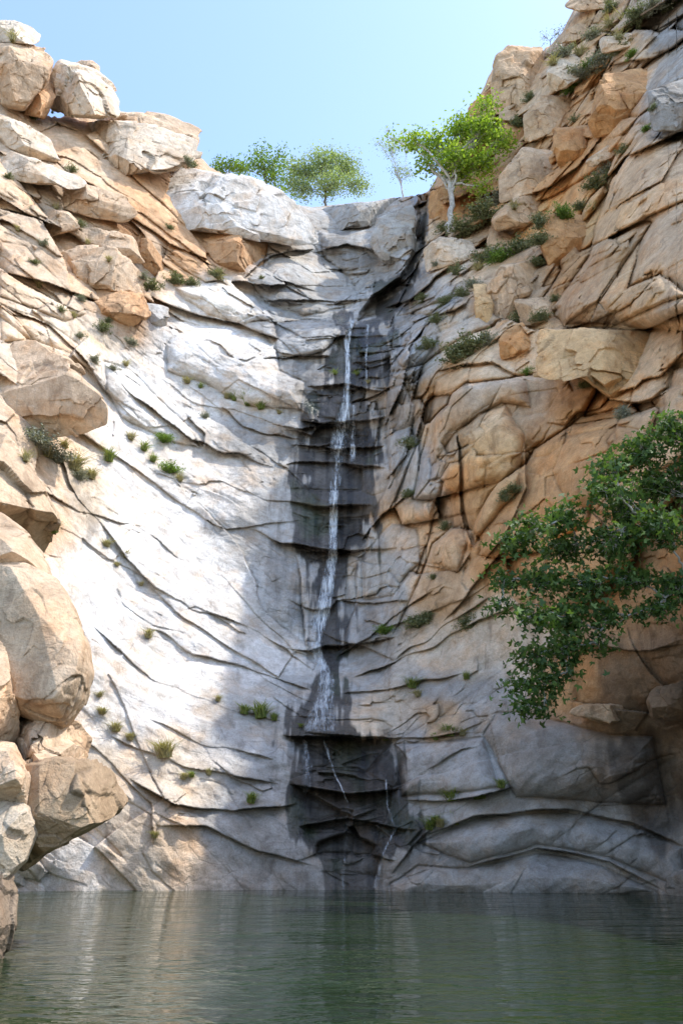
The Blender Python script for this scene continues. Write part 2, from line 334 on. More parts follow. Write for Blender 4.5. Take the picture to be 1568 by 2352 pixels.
# ---------------- materials
class NT:
    def __init__(s,name):
        s.m=bpy.data.materials.new(name); s.m.use_nodes=True; s.t=s.m.node_tree; s.t.nodes.clear(); s.out=s.n('ShaderNodeOutputMaterial')
    def n(s,ty,**k):
        x=s.t.nodes.new(ty)
        for a,b in k.items():
            if a.startswith('i_'):
                kk=a[2:]; kk=int(kk) if kk.isdigit() else kk.replace('_',' '); x.inputs[kk].default_value=b
            else: setattr(x,a,b)
        return x
    def l(s,a,b): s.t.links.new(a,b)
    def math(s,op,a,b=None,clamp=False):
        x=s.n('ShaderNodeMath',operation=op,use_clamp=clamp)
        for i,v in enumerate((a,b)):
            if v is None: continue
            if isinstance(v,(int,float)): x.inputs[i].default_value=v
            else: s.l(v,x.inputs[i])
        return x.outputs[0]
    def mix(s,f,a,b,bt='MIX'):
        x=s.n('ShaderNodeMix',data_type='RGBA',blend_type=bt)
        for i,v in ((0,f),(6,a),(7,b)):
            if isinstance(v,(int,float)): x.inputs[i].default_value=v
            elif isinstance(v,tuple): x.inputs[i].default_value=v if len(v)==4 else v+(1,)
            else: s.l(v,x.inputs[i])
        return x.outputs[2]
    def noise(s,vec,scale,detail=6,rough=.6,dist=0.):
        x=s.n('ShaderNodeTexNoise'); x.inputs['Scale'].default_value=scale; x.inputs['Detail'].default_value=detail; x.inputs['Roughness'].default_value=rough; x.inputs['Distortion'].default_value=dist; s.l(vec,x.inputs['Vector']); return x.outputs['Fac']
    def rng(s,v,a,b,c,d):
        x=s.n('ShaderNodeMapRange',clamp=True); s.l(v,x.inputs[0])
        for i,k in enumerate((a,b,c,d)): x.inputs[i+1].default_value=k
        return x.outputs[0]
    def scl(s,vec,sc,rot=(0,0,0)):
        x=s.n('ShaderNodeMapping'); x.inputs['Scale'].default_value=sc; x.inputs['Rotation'].default_value=rot; s.l(vec,x.inputs[0]); return x.outputs[0]
def rock_mat():
    t=NT('weathered_granite'); pos=t.n('ShaderNodeNewGeometry').outputs['Position']
    colr=t.n('ShaderNodeAttribute',attribute_name='Col').outputs['Color']; wt=t.n('ShaderNodeAttribute',attribute_name='wet').outputs['Fac']
    n1=t.noise(pos,.28,4,.62); n2=t.noise(pos,1.7,7,.68,.3); n3=t.noise(pos,14,3,.75)
    st=t.noise(t.scl(pos,(1.5,1.5,.14)),1.0,4,.62,.5)
    dry=t.math('SUBTRACT',1.0,wt)
    c=t.mix(1.0,colr,t.mix(t.rng(n1,.35,.68,0,1),(0.84,.80,.75),(1.12,1.14,1.16)),'MULTIPLY')
    c=t.mix(1.0,c,t.mix(t.rng(n2,.3,.7,0,1),(0.72,.68,.63),(1.2,1.2,1.2)),'MULTIPLY')
    warm=t.math('MULTIPLY',t.rng(t.noise(pos,.55,4,.6),.50,.68,0,.5),dry)
    c=t.mix(warm,c,t.mix(1.0,c,(1.10,.82,.55),'MULTIPLY'))
    c=t.mix(t.rng(st,.56,.70,0,.6),c,t.mix(1.0,c,(.48,.44,.41),'MULTIPLY'))
    c=t.mix(t.rng(st,.38,.30,0,.35),c,t.mix(1.0,c,(1.4,1.4,1.4),'MULTIPLY'))
    c=t.mix(1.0,c,t.mix(t.rng(n3,.3,.7,0,1),(0.84,.82,.80),(1.14,1.14,1.14)),'MULTIPLY')
    li=t.rng(t.noise(pos,5.5,4,.75),.62,.72,0,.45)
    c=t.mix(li,c,t.mix(1.0,c,(.46,.44,.42),'MULTIPLY'))
    x=t.n('ShaderNodeTexVoronoi',feature='DISTANCE_TO_EDGE'); x.inputs['Scale'].default_value=.6
    wv=t.n('ShaderNodeVectorMath',operation='ADD'); t.l(t.scl(pos,(1,1,1.9),(0,.5,0)),wv.inputs[0])
    nn=t.n('ShaderNodeTexNoise',i_Scale=.8,i_Detail=3.); t.l(pos,nn.inputs['Vector']); t.l(nn.outputs['Color'],wv.inputs[1]); t.l(wv.outputs[0],x.inputs['Vector'])
    cr=t.math('MULTIPLY',t.rng(x.outputs['Distance'],0,.016,1,0),t.rng(n1,.5,.6,0,.8))
    c=t.mix(t.math('MULTIPLY',cr,.45),c,(0.07,.055,.04))
    b=t.n('ShaderNodeBsdfPrincipled'); t.l(c,b.inputs['Base Color'])
    r=t.math('SUBTRACT',.88,t.math('MULTIPLY',wt,.62)); t.l(r,b.inputs['Roughness']); b.inputs['Specular IOR Level'].default_value=.4
    h=t.math('ADD',t.math('MULTIPLY',n2,.6),t.math('MULTIPLY',n3,.06)); h=t.math('SUBTRACT',h,t.math('MULTIPLY',cr,.06))
    bp=t.n('ShaderNodeBump'); bp.inputs['Strength'].default_value=.75; bp.inputs['Distance'].default_value=.35; t.l(h,bp.inputs['Height']); t.l(bp.outputs[0],b.inputs['Normal'])
    t.l(b.outputs[0],t.out.inputs[0]); return t.m
ROCK=rock_mat()
from mathutils import Vector, Matrix
def finish(name,me,mat,label=None,cat=None,kind=None,group=None,parent=None,origin=None):
    if origin is not None: me.transform(Matrix.Translation([-float(a) for a in origin]))
    o=bpy.data.objects.new(name,me); link(o)
    if origin is not None: o.location=[float(a) for a in origin]
    if mat: me.materials.append(mat)
    if label:o['label']=label
    if cat:o['category']=cat
    if kind:o['kind']=kind
    if group:o['group']=group
    if parent: o.parent=parent
    return o
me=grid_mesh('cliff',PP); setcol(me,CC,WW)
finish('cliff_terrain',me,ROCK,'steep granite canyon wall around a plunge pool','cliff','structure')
# ---------------- boulders
def boulder(poly,key,label,Dc=None,T=None,name='boulder',seed=0,rgh=1.0,e=3.2,ncut=8,cat='boulder',group=None,grow=1.04,back=0):
    p=np.array(poly,float)
    x2,y2=np.roll(p[:,0],-1),np.roll(p[:,1],-1); cr=p[:,0]*y2-p[:,1]*x2; A2=cr.sum(); A=abs(A2)/2
    c=np.array([np.sum((p[:,0]+x2)*cr),np.sum((p[:,1]+y2)*cr)])/(3*A2)
    p=c+(p-c)*grow
    rad=math.sqrt(A/3.14)
    if Dc is None:
        sm=[terr(*(c+(q-c)*f)) for q in p for f in (.35,.7)]; Dc=np.percentile(sm,30)+back
    rm=rad/F*Dc*1.15
    if T is None: T=rm*0.8
    NT_=int(np.clip(rad*3.0,70,340)); NP=int(NT_*0.55)
    th=np.linspace(0,2*np.pi,NT_,endpoint=False); R=np.zeros(NT_)
    for i,a in enumerate(th):
        dx,dy=math.cos(a),math.sin(a); best=0
        for k in range(len(p)):
            a0=p[k]-c; b0=p[(k+1)%len(p)]-c; ex,ey=b0-a0; den=dx*ey-dy*ex
            if abs(den)<1e-9: continue
            t=(a0[0]*ey-a0[1]*ex)/den; u=(a0[0]*dy-a0[1]*dx)/den
            if t>0 and -1e-6<=u<=1+1e-6: best=max(best,t)
        R[i]=best
    k=np.hanning(7);k/=k.sum(); R=np.convolve(np.r_[R[-3:],R,R[:3]],k,'valid')
    ph=np.linspace(0.0,np.pi,NP)
    PH,TT=np.meshgrid(ph,th,indexing='ij')
    rr=np.clip(np.sin(PH),0,1); dd=np.sign(np.cos(PH))*np.clip(1-rr**e,0,1)**.55
    Rn=R/R.mean()
    q=np.stack([rr*np.cos(TT)*Rn[None],rr*np.sin(TT)*Rn[None],-dd],-1)
    rr_=np.random.default_rng(seed+int(c[0]*3+c[1]))
    for _ in range(ncut):
        nrm=np.array([rr_.normal()*.9,rr_.normal()*.9,-abs(rr_.normal())*.8-.5]); nrm/=np.linalg.norm(nrm)
        dc=rr_.uniform(.62,.92); s=(q*nrm).sum(-1)-dc; s=np.where(s>0,s*0.97,0); s=np.where(np.abs(nrm[2])<.45,s*.25,s); q=q-s[...,None]*nrm
    px=c[0]+q[...,0]*R.mean(); py=c[1]+q[...,1]*R.mean(); Dp=Dc+q[...,2]*T
    X=W(px,py,Dp); ctr=W(c[0],c[1],Dc)
    nd=X-ctr; nd/=np.linalg.norm(nd,axis=-1,keepdims=True)+1e-6
    Xs=X+seed*3.3
    Xw=Xs+np.stack([fbm(Xs/(rm),3,s)*.15*rm for s in (5,6,7)],-1)
    o,t,ed,ti=voro(Xw/(rm*1.1),seed+3,True); o2,t2,ed2,ti2=voro(Xw/(rm*.4),seed+9,True)
    g1=np.exp(-(ed/.03)**2)*(fbm(Xs/rm,2,2)>0.1); g2=np.exp(-(ed2/.06)**2)*(fbm(Xs/rm*1.3,2,8)>0.1)
    hh=rm*rgh*(0.06*o+0.14*t-0.03*g1+0.015*o2+0.045*t2-0.008*g2)+fbm(Xs/(rm*.8),5,8)*rm*.035*rgh
    X=X+nd*hh[...,None]
    base=np.array(C[key] if isinstance(key,str) else key)
    if c[0]<760: base=base*.86+base.mean()*.14+.02
    colr=base*(1+0.2*(ti[...,None]-.5))*(1-.35*np.clip(g1+.3*g2,0,1)[...,None])
    me=grid_mesh(name,X[:, ::-1],True)
    setcol(me,np.clip(colr[:, ::-1],.01,.8),np.zeros(X.shape[:2]))
    org=[ctr[0],ctr[1],X[...,2].min()]
    return finish(name,me,ROCK,label,cat,group=group,origin=org)
UL=[
([(-40,60),(0,49),(32,48),(75,62),(92,82),(86,101),(0,98),(-40,98)],'P','flat pale tan capstone on top of the boulder stack',50,2.2),
([(-50,100),(30,96),(92,108),(122,142),(110,180),(55,252),(20,250),(-30,220)],'T','large upright tan boulder under the capstone',50.5,2.8),
([(118,170),(140,140),(215,160),(255,188),(278,232),(276,268),(240,273),(160,264),(112,245)],'P','big rounded pale grey boulder on the rim',53,2.8),
([(165,150),(185,141),(212,137),(230,150),(228,175),(165,175)],'T','small tan stone on top of a boulder',54,1),
([(50,262),(92,180),(120,182),(130,215),(102,275)],'O','wedge of orange rock between boulders',51.5,1.4),
([(70,272),(200,266),(290,258),(385,262),(468,290),(455,335),(438,352),(300,310),(110,300)],'T','long flat tan slab jutting over the slope',56.5,2.6),
([(112,295),(200,280),(350,288),(455,318),(442,360),(395,386),(300,404),(250,405),(165,352)],'P','large pale slab with a rounded front',54.5,2.6),
([(-40,250),(0,260),(60,288),(115,320),(140,375),(60,356),(-40,320)],'P','pale slab leaning on the slope',50,1.8),
([(268,402),(400,384),(540,403),(640,438),(700,485),(738,530),(733,556),(670,562),(560,540),(460,526),(400,530),(345,500),(290,450)],'W','huge pale granite slab overhanging the gully',56.5,3.2),
([(385,525),(470,510),(560,525),(665,558),(642,600),(580,632),(500,628),(425,595)],'O','orange boulder wedged beneath the huge slab',57.6,3),
([(255,405),(300,425),(350,470),(405,530),(362,552),(295,495)],'O','orange rock face below the slab edge',56.3,1.8),
([(260,490),(330,535),(376,600),(382,650),(335,615),(285,550)],'O','narrow tan block in the slope',53,1.3),
([(345,540),(420,562),(478,622),(440,650),(368,610)],'O','small orange block below the overhang',55.3,1.5),
([(50,415),(180,418),(285,455),(330,500),(300,518),(200,496),(100,475)],'T','flat tan slab lying on the slope',None,1.6),
([(80,588),(180,568),(265,572),(337,640),(325,672),(220,666),(125,635)],'T','tan slab with a broken edge',None,1.8),
([(130,508),(220,526),(305,542),(335,600),(280,604),(175,562)],'T','cracked tan slab on the slope',None,1.3),
([(-30,330),(90,372),(185,405),(205,428),(60,420),(-30,402)],'P','thin pale slab on the slope',None,1.3),
([(-40,800),(80,786),(160,826),(242,930),(240,972),(190,998),(100,1008),(30,984),(-40,955)],'T','broad rounded tan slab with a shadowed underside',None,1.6),
([(205,670),(260,662),(332,676),(346,722),(300,754),(232,730)],'O','rough block of broken orange rock',None,1.5),
([(333,698),(390,706),(382,754),(328,752)],'G','small grey block beside broken orange rock',None,1.0),
([(100,478),(160,488),(192,520),(120,542),(88,520)],'T','small tan boulder on the slope',None,1.0),
]
for i,(pl,k,lb,dc,T) in enumerate(UL): boulder(pl,k,lb,dc,T,seed=i+1,rgh=.85,grow=1.04,e=5,ncut=9)
NL=[
([(-70,1300),(60,1298),(130,1330),(175,1400),(205,1480),(212,1545),(190,1612),(150,1662),(80,1652),(20,1620),(-40,1560),(-90,1450)],'T','huge smooth tan boulder bulging over the pool bank',17,2.0,.5),
([(-160,960),(-30,985),(20,1005),(66,1080),(130,1190),(126,1262),(110,1296),(60,1280),(0,1240),(-160,1200)],'T','tan rock shoulder above a smooth boulder',21,2.8,.7),
([(-160,1180),(0,1190),(60,1230),(112,1296),(140,1350),(60,1360),(-160,1360)],'T','yellowish rock shelf above a smooth boulder',18.6,2.0,.7),
([(-120,1470),(14,1480),(25,1600),(44,1705),(32,1740),(-120,1760)],'T','upright tan block under a boulder',15.8,1.2,.7),
([(-10,1630),(90,1635),(150,1645),(214,1695),(195,1735),(130,1755),(50,1765),(0,1720)],'T','thin cracked rock ledge below a boulder',17.0,1.6,.8),
([(-20,1790),(70,1750),(130,1735),(215,1755),(262,1788),(292,1838),(268,1868),(200,1905),(115,1958),(55,2004),(-20,2000)],(.40,.28,.16),'brown water-stained boulder overhanging the pool',15.8,1.7,.7),
([(-120,1700),(28,1710),(68,1785),(56,1860),(-120,1890)],'T','tan rounded boulder on the bank',15.2,1.3,.6),
([(-120,1830),(20,1818),(66,1858),(84,1915),(60,1975),(15,2020),(-120,2070)],(.47,.38,.27),'smooth grey-tan boulder beside the pool',14.9,1.3,.5),
([(-120,1980),(20,1990),(34,2050),(32,2120),(20,2182),(-120,2240)],'B','dark shaded rock standing in the pool',14.4,1.1,.7),  # shade at the waterside is put into this rock's dark brown colour
([(0,1700),(130,1690),(210,1720),(224,1765),(150,1810),(0,1830)],'T','broken stone under a rock ledge',16.6,1.6,.8),
([(-300,900),(-60,960),(-20,1300),(70,1560),(100,1800),(50,2000),(-40,2240),(-420,2350),(-450,1000)],'T','massive tan outcrop carrying the boulder pile',19.0,3.6,.6),
]
for i,(pl,k,lb,dc,T,rg) in enumerate(NL): boulder(pl,k,lb,dc,T,seed=i+40,rgh=rg,e=3.6,ncut=(3 if i==0 else 9),grow=1.04)
RW=[
([(1125,205),(1142,130),(1172,106),(1240,114),(1252,160),(1232,222),(1190,255),(1135,262)],'T','big squared tan boulder on the skyline'),
([(1255,165),(1280,130),(1360,118),(1352,165),(1300,202),(1260,212)],'P','pale rounded boulder among shrubs'),
([(1205,262),(1240,222),(1312,224),(1322,262),(1285,300),(1205,328)],'T','rounded tan boulder on the high cliff'),
([(1388,172),(1508,148),(1522,200),(1442,290),(1362,322),(1352,282)],'O','tall orange-brown block with a sharp edge'),
([(1262,102),(1300,70),(1350,42),(1362,70),(1320,95)],'T','small tan boulder on the skyline'),
([(1296,15),(1310,0),(1345,-20),(1420,-30),(1410,18),(1330,28)],'T','tan rock ledge on top of the cliff'),
([(1128,505),(1180,452),(1262,430),(1276,468),(1205,520),(1138,532)],'T','flat-topped tan boulder on a ledge'),
([(972,575),(1010,543),(1090,556),(1098,588),(1040,612),(978,622)],'P','pale boulder under the sycamore'),
([(1150,405),(1200,342),(1275,345),(1285,400),(1225,445),(1148,465)],'T','broad orange-tan block on the cliff'),
([(1268,295),(1352,288),(1352,350),(1282,402)],'O','cracked orange block on the cliff'),
([(1215,748),(1300,758),(1512,770),(1542,860),(1532,905),(1462,922),(1400,908),(1340,865),(1228,862)],'Y','great angular tan block with a flat shadowed face'),
([(1085,652),(1118,640),(1132,700),(1128,750),(1095,752)],'Y','narrow tan block on the cliff'),
([(1118,662),(1150,612),(1238,598),(1252,660),(1182,690),(1180,742),(1130,756)],'T','stacked tan block on the cliff'),
([(1148,772),(1200,738),(1222,800),(1148,828)],'O','small orange block below a ledge'),
([(1115,560),(1135,500),(1150,530),(1200,560),(1130,590)],'T','tan block beside shrubs'),
([(1370,90),(1450,75),(1460,105),(1380,125)],'P','pale stone among dry shrubs'),
([(1340,372),(1400,330),(1412,355),(1345,392)],'T','small tan block on a ledge'),
([(1150,250),(1205,236),(1210,262),(1180,280),(1140,275)],'T','flat tan stone on the cliff'),
([(1490,210),(1568,180),(1620,210),(1620,300),(1500,300)],'S','grey lichen-covered cliff block'),
([(690,482),(760,471),(860,463),(952,446),(966,470),(930,500),(850,520),(740,528)],'G','grey water-polished slab forming the lip of the falls'),
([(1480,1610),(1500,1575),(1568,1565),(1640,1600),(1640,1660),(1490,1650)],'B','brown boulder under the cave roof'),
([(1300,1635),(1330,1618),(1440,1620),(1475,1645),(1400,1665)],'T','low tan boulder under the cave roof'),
([(1515,2045),(1530,2020),(1590,1990),(1660,2010),(1660,2090),(1530,2065)],'S','grey boulder at the edge of the pool'),
([(1070,250),(1100,225),(1130,200),(1140,262),(1075,262)],'O','orange rock behind the tree'),
([(985,445),(1060,400),(1130,390),(1135,470),(1100,530),(990,535),(975,480)],'O','orange rock wall behind the sycamore'),
([(850,560),(870,500),(950,470),(952,575),(935,610),(880,600)],'G','grey stained block at the lip of the falls'),
([(1160,275),(1200,270),(1205,330),(1195,345),(1160,330)],'O','orange block under a rounded boulder'),
([(1240,500),(1300,490),(1350,500),(1340,590),(1260,620),(1240,570)],'O','square orange block between shrubs'),
([(1180,690),(1280,680),(1285,740),(1200,745)],'T','flat block on a brushy ledge'),
]
for i,(pl,k,lb) in enumerate(RW): boulder(pl,k,lb,None,None,seed=i+80,rgh=.8,e=5,ncut=9,back=(2.2 if i==24 else 0))
# ---------------- plants
def leaf_mat(name,c1,c2,tr=.35):
    t=NT(name); a=t.n('ShaderNodeAttribute',attribute_name='lv').outputs['Fac']
    c=t.mix(a,c1,c2); b=t.n('ShaderNodeBsdfPrincipled'); b.inputs['Roughness'].default_value=.5; b.inputs['Specular IOR Level'].default_value=.25; t.l(c,b.inputs['Base Color'])
    tl=t.n('ShaderNodeBsdfTranslucent'); t.l(t.mix(1.0,c,(1.3,1.5,.6),'MULTIPLY'),tl.inputs['Color'])
    m=t.n('ShaderNodeMixShader'); m.inputs[0].default_value=tr; t.l(b.outputs[0],m.inputs[1]); t.l(tl.outputs[0],m.inputs[2]); t.l(m.outputs[0],t.out.inputs[0]); return t.m
def bark_mat(name,c1,c2):
    t=NT(name); p=t.n('ShaderNodeNewGeometry').outputs['Position']; nz=t.noise(p,3,4,.7)
    b=t.n('ShaderNodeBsdfPrincipled'); t.l(t.mix(t.rng(nz,.4,.6,0,1),c1,c2),b.inputs['Base Color']); b.inputs['Roughness'].default_value=.8
    t.l(b.outputs[0],t.out.inputs[0]); return t.m
LM={'bright':leaf_mat('bright_sycamore_leaf',(0.19,.28,.03),(0.42,.50,.09),.45),'pale':leaf_mat('pale_willow_leaf',(0.22,.27,.13),(0.40,.44,.25),.4),
'mid':leaf_mat('green_leaf',(0.11,.18,.035),(0.24,.32,.07),.4),'dark':leaf_mat('shaded_sycamore_leaf',(0.045,.09,.024),(0.15,.22,.06),.32),  # darker sycamore leaf: shade of the wall put into its greens
'olive':leaf_mat('olive_scrub_leaf',(0.12,.135,.06),(0.25,.255,.13),.2),'grey':leaf_mat('grey_sage_leaf',(0.18,.185,.13),(0.34,.34,.25),.15),'straw':leaf_mat('dry_grass',(0.26,.22,.11),(0.48,.41,.22),.25),'grass':leaf_mat('green_grass',(0.12,.17,.04),(0.32,.35,.11),.3)}
BK=bark_mat('pale_sycamore_bark',(0.55,.52,.46),(0.32,.29,.24)); BKD=bark_mat('dark_bark',(0.14,.12,.09),(0.24,.21,.17)) 
def leaves(ctrs,size,r,star=False):
    n=len(ctrs); a=r.normal(size=(n,3)); a[:,2]*=.7; a/=np.linalg.norm(a,axis=1,keepdims=True)
    b=np.cross(a,r.normal(size=(n,3))); b/=np.linalg.norm(b,axis=1,keepdims=True)
    s=(size*r.uniform(.6,1.3,n))[:,None]
    if not star:
        V=np.stack([ctrs-a*s*.5,ctrs+b*s*.3,ctrs+a*s*.55,ctrs-b*s*.3],1); k=4
        Q=np.arange(n*k).reshape(n,k)
    else:
        fr=[]
        for an,ln in ((90,.7),(28,.58),(152,.58)):
            c_,s_=math.cos(math.radians(an)),math.sin(math.radians(an)); d=b*c_+a*s_; e_=-b*s_+a*c_; base=ctrs-a*s*.25
            fr.append(np.stack([base,base+(d*.5*ln-e_*.2)*s,base+d*ln*s*1.25,base+(d*.5*ln+e_*.2)*s],1))
        V=np.stack(fr,1); k=12; Q=np.arange(n*12).reshape(-1,4)
    return V.reshape(-1,3),Q,np.repeat(r.uniform(0,1,n)**1.3,k)
def leafobj(name,V,Q,lv,mat,**kw):
    me=quad_mesh(name,V,Q,False); a=me.attributes.new('lv','FLOAT','POINT'); a.data.foreach_set('value',lv.astype(np.float32)); return finish(name,me,mat,**kw)
def tube(paths,ns=6):
    VV=[];QQ=[];o=0
    for pts,r0,r1 in paths:
        pts=np.array(pts,float); m=len(pts); rr=np.linspace(r0,r1,m)
        tg=np.gradient(pts,axis=0); tg/=np.linalg.norm(tg,axis=1,keepdims=True)+1e-9
        ref=np.array([0.3,1,0.1]); u=np.cross(tg,ref);u/=np.linalg.norm(u,axis=1,keepdims=True)+1e-9; w=np.cross(tg,u)
        an=np.linspace(0,2*np.pi,ns,endpoint=False)
        V=pts[:,None]+rr[:,None,None]*(np.cos(an)[None,:,None]*u[:,None]+np.sin(an)[None,:,None]*w[:,None])
        ix=np.arange(m*ns).reshape(m,ns)+o; nx=np.roll(ix,-1,1)
        QQ.append(np.stack([ix[:-1],nx[:-1],nx[1:],ix[1:]],-1).reshape(-1,4)); VV.append(V.reshape(-1,3)); o+=m*ns
    return np.concatenate(VV),np.concatenate(QQ)
def curve(a,b,r,k=10,wob=.12,sag=0):
    a=np.array(a,float);b=np.array(b,float); t=np.linspace(0,1,k)[:,None]; L=np.linalg.norm(b-a)
    w=np.cumsum(r.normal(size=(k,3)),0)*L*wob/k; w=w-t*w[-1]-(1-t)*w[0]
    return a+(b-a)*t+w+np.array([0,0,1])*(np.sin(t*np.pi)*sag*L)
def tree(name,label,base,trunk_top,lobes,leaf,bark,size,ncl,nlf,seed,r0,star=False,clr=.45,limbs=None,bare=0):
    r=np.random.default_rng(seed); root=bpy.data.objects.new(name,None); link(root); root.location=[float(v) for v in base]; root['label']=label; root['category']='tree'
    base=np.array(base,float); tt=np.array(trunk_top,float)
    paths=[(curve(base-[0,0,.4],tt,r,14,.25),r0,r0*.6)]
    tp=paths[0][0]; cl=[]; nodes=[tt]
    order=sorted(lobes,key=lambda l:np.linalg.norm(np.array(l[0])-tt)) if limbs else lobes
    for (c,R) in order:
        c=np.array(c)
        if limbs:
            dd=[np.linalg.norm(c-q)+.35*np.linalg.norm(q-tt) for q in nodes]; st=nodes[int(np.argmin(dd))]
            dist=np.linalg.norm(c-tt); f=max(.17,.5*math.exp(-dist/4)); lp=curve(st,c,r,14,.35,.05); paths.append((lp,r0*f,r0*f*.55)); nodes+= [c,lp[8]]
        else:
            st=tp[r.integers(8,14)]; lp=curve(st,c,r,14,.3,.06); paths.append((lp,r0*.42,r0*.10))
        nn=max(3,int(ncl*R**2/sum(l[1]**2 for l in lobes)))
        for _ in range(nn):
            d=r.normal(size=3); d/=np.linalg.norm(d); q=c+d*R*r.uniform(.2,1.0)**.6*np.array([1,.9,.85])
            s2=lp[r.integers(7,14)]; bp=curve(s2,q,r,8,.3,.03); paths.append((bp,r0*.06,r0*.02)); cl.append((q,R,bp))
    for _ in range(bare):
        c,R=lobes[r.integers(len(lobes))]; d=r.normal(size=3); d/=np.linalg.norm(d); paths.append((curve(c,np.array(c)+d*R*1.3,r,8,.4),r0*.07,r0*.02))
    V,Q=tube(paths,5); me=quad_mesh('trunk',V,Q); me.transform(Matrix.Translation(-root.location)); o=finish('trunk',me,bark); o.parent=root
    pts=[]
    for q,R,bp in cl:
        k=int(nlf*r.uniform(.5,1.5)); al=bp[np.clip((r.uniform(.3,1,k)*7).astype(int),0,7)]
        pts.append(al*0.4+q*0.6+r.normal(size=(k,3))*clr*np.array([1,1,.6]))
    pts=np.concatenate(pts); V,Q,lv=leaves(pts,size,r,star)
    V=V-np.array(root.location)
    o=leafobj('crown',V,Q,lv,leaf); o.parent=root
    return root
def lob(L,D): return [(W(np.float64(a),np.float64(b),D+dd),rr/F*D*1.12) for a,b,rr,dd in L]
def w3(px,py,D): return W(np.float64(px),np.float64(py),float(D))
dS=min(terr(1035,520),terr(1055,500),terr(1130,360)+1.5)-1.2
tree('sycamore_tree','bright green sycamore with pale leaning trunk on the cliff ledge',w3(1035,528,dS),w3(1018,405,dS),
 lob([(1000,330,42,0),(945,320,28,-1),(1060,300,45,0),(1110,290,45,-1),(1115,240,28,-1),(1155,325,36,-1),(1050,360,45,-1),(1110,375,38,-1),(980,375,26,0),(1060,400,26,0),(1110,425,20,-1),(900,320,16,0)],dS),LM['bright'],BK,.30,340,22,3,.30,clr=.5,bare=30)
tree('willow_tree','pale green round-crowned tree standing behind the falls lip',w3(745,478,70),w3(745,430,70),
 lob([(695,395,40,0),(740,378,42,0),(795,385,42,1),(825,425,32,0),(760,425,44,-1),(690,435,36,0),(730,352,20,0),(772,356,20,0),(662,420,20,0),(670,385,24,0)],70),LM['pale'],BKD,.25,480,22,5,.16,clr=.6)
tree('cottonwood_tree','small green leafy tree behind the pale slab',w3(610,430,68),w3(607,390,68),
 lob([(600,350,20,0),(642,355,18,0),(585,378,22,0),(615,385,30,0),(645,380,16,0),(555,388,22,0),(630,412,26,0),(650,440,16,0)],68),LM['mid'],BKD,.3,140,14,6,.12,clr=.5)
tree('shrub_tree','dark green low tree peeking over the slab',w3(525,412,66),w3(525,395,66),
 lob([(505,375,16,0),(530,380,18,0),(555,388,14,0),(500,392,14,0)],66),LM['mid'],BKD,.24,90,14,8,.08,clr=.4)
tree('bare_tree','nearly leafless grey tree with thin twigs above the falls',w3(925,448,68),w3(918,410,68),
 lob([(900,340,30,0),(930,330,28,0),(870,330,18,0),(915,390,28,0),(940,400,20,0),(890,300,10,0)],68),LM['pale'],BK,.17,150,10,9,.10,clr=.4,bare=130)
tree('bare_tree','bare twiggy tree on the skyline',w3(1265,110,60),w3(1262,90,60),lob([(1250,85,14,0),(1280,75,16,0),(1300,62,10,0)],60),LM['olive'],BKD,.13,60,6,10,.06,clr=.3,bare=50)
NSL=[(1540,985,50,0),(1470,1030,48,0),(1400,1075,42,0),(1390,1130,40,-1),(1500,1110,65,1),(1440,1170,55,0),(1300,1190,46,0),(1225,1205,34,-1),(1185,1250,38,0),(1290,1265,52,1),(1400,1250,60,0),(1520,1210,55,-1),(1160,1330,32,0),(1240,1340,46,0),(1340,1345,52,0),(1450,1330,45,0),(1145,1400,24,0),(1215,1420,38,-1),(1300,1420,46,0),(1390,1420,36,0),(1370,1480,26,0),(1290,1490,40,0),(1215,1510,36,0),(1250,1560,38,0),(1195,1570,26,0),(1205,1620,26,0),(1250,1630,22,0),(1300,1545,20,0),(1500,1400,38,0),(1555,1350,45,0),(1620,1050,70,0),(1640,1200,80,0),(1640,1330,70,0),(1700,1100,90,0)]
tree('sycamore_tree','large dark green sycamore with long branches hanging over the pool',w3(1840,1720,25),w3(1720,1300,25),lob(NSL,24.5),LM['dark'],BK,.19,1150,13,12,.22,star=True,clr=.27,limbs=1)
def bush_mesh(name,seed,kind):
    r=np.random.default_rng(seed)
    if kind=='tuft':
        n=170; a=r.uniform(0,2*np.pi,n); ln=r.uniform(.5,1.1,n); sp=r.uniform(.05,.75,n); b0=np.c_[r.normal(size=(n,2))*.12,np.zeros(n)]
        d=np.c_[np.cos(a)*sp,np.sin(a)*sp,np.ones(n)]; mid=b0+d*(ln*.6)[:,None]; tip=b0+np.c_[d[:,:2]*1.7,d[:,2]*.85]*ln[:,None]
        s=np.c_[-np.sin(a),np.cos(a),np.zeros(n)]*.022
        V=np.stack([b0-s,b0+s,mid+s,mid-s,mid-s,mid+s,tip+s*.2,tip-s*.2],1).reshape(-1,3); Q=np.arange(n*8).reshape(-1,4); lv=np.repeat(r.uniform(0,1,n),8)
    else:
        nb=45; tp=[]
        for _ in range(nb):
            a=r.uniform(0,6.28); el=r.uniform(.15,1.5); L=r.uniform(.5,1.1)
            tp.append(np.array([math.cos(a)*math.cos(el),math.sin(a)*math.cos(el),math.sin(el)*.85])*L)
        tp=np.array(tp); k=34; t=r.uniform(.4,1.05,(nb,k,1)); c=(tp[:,None]*t+r.normal(size=(nb,k,3))*.09).reshape(-1,3)
        V,Q,lv=leaves(c,.11,r)
        tw=[(np.array([[0,0,-.1],x*.5+[0,0,.02],x]),.018,.005) for x in tp]; V2,Q2=tube(tw,4)
        Q=np.r_[Q,Q2+len(V)]; lv=np.r_[lv,np.zeros(len(V2))]; V=np.r_[V,V2]
    me=quad_mesh(name,V,Q,False); at=me.attributes.new('lv','FLOAT','POINT'); at.data.foreach_set('value',lv.astype(np.float32)); return me
lib={}
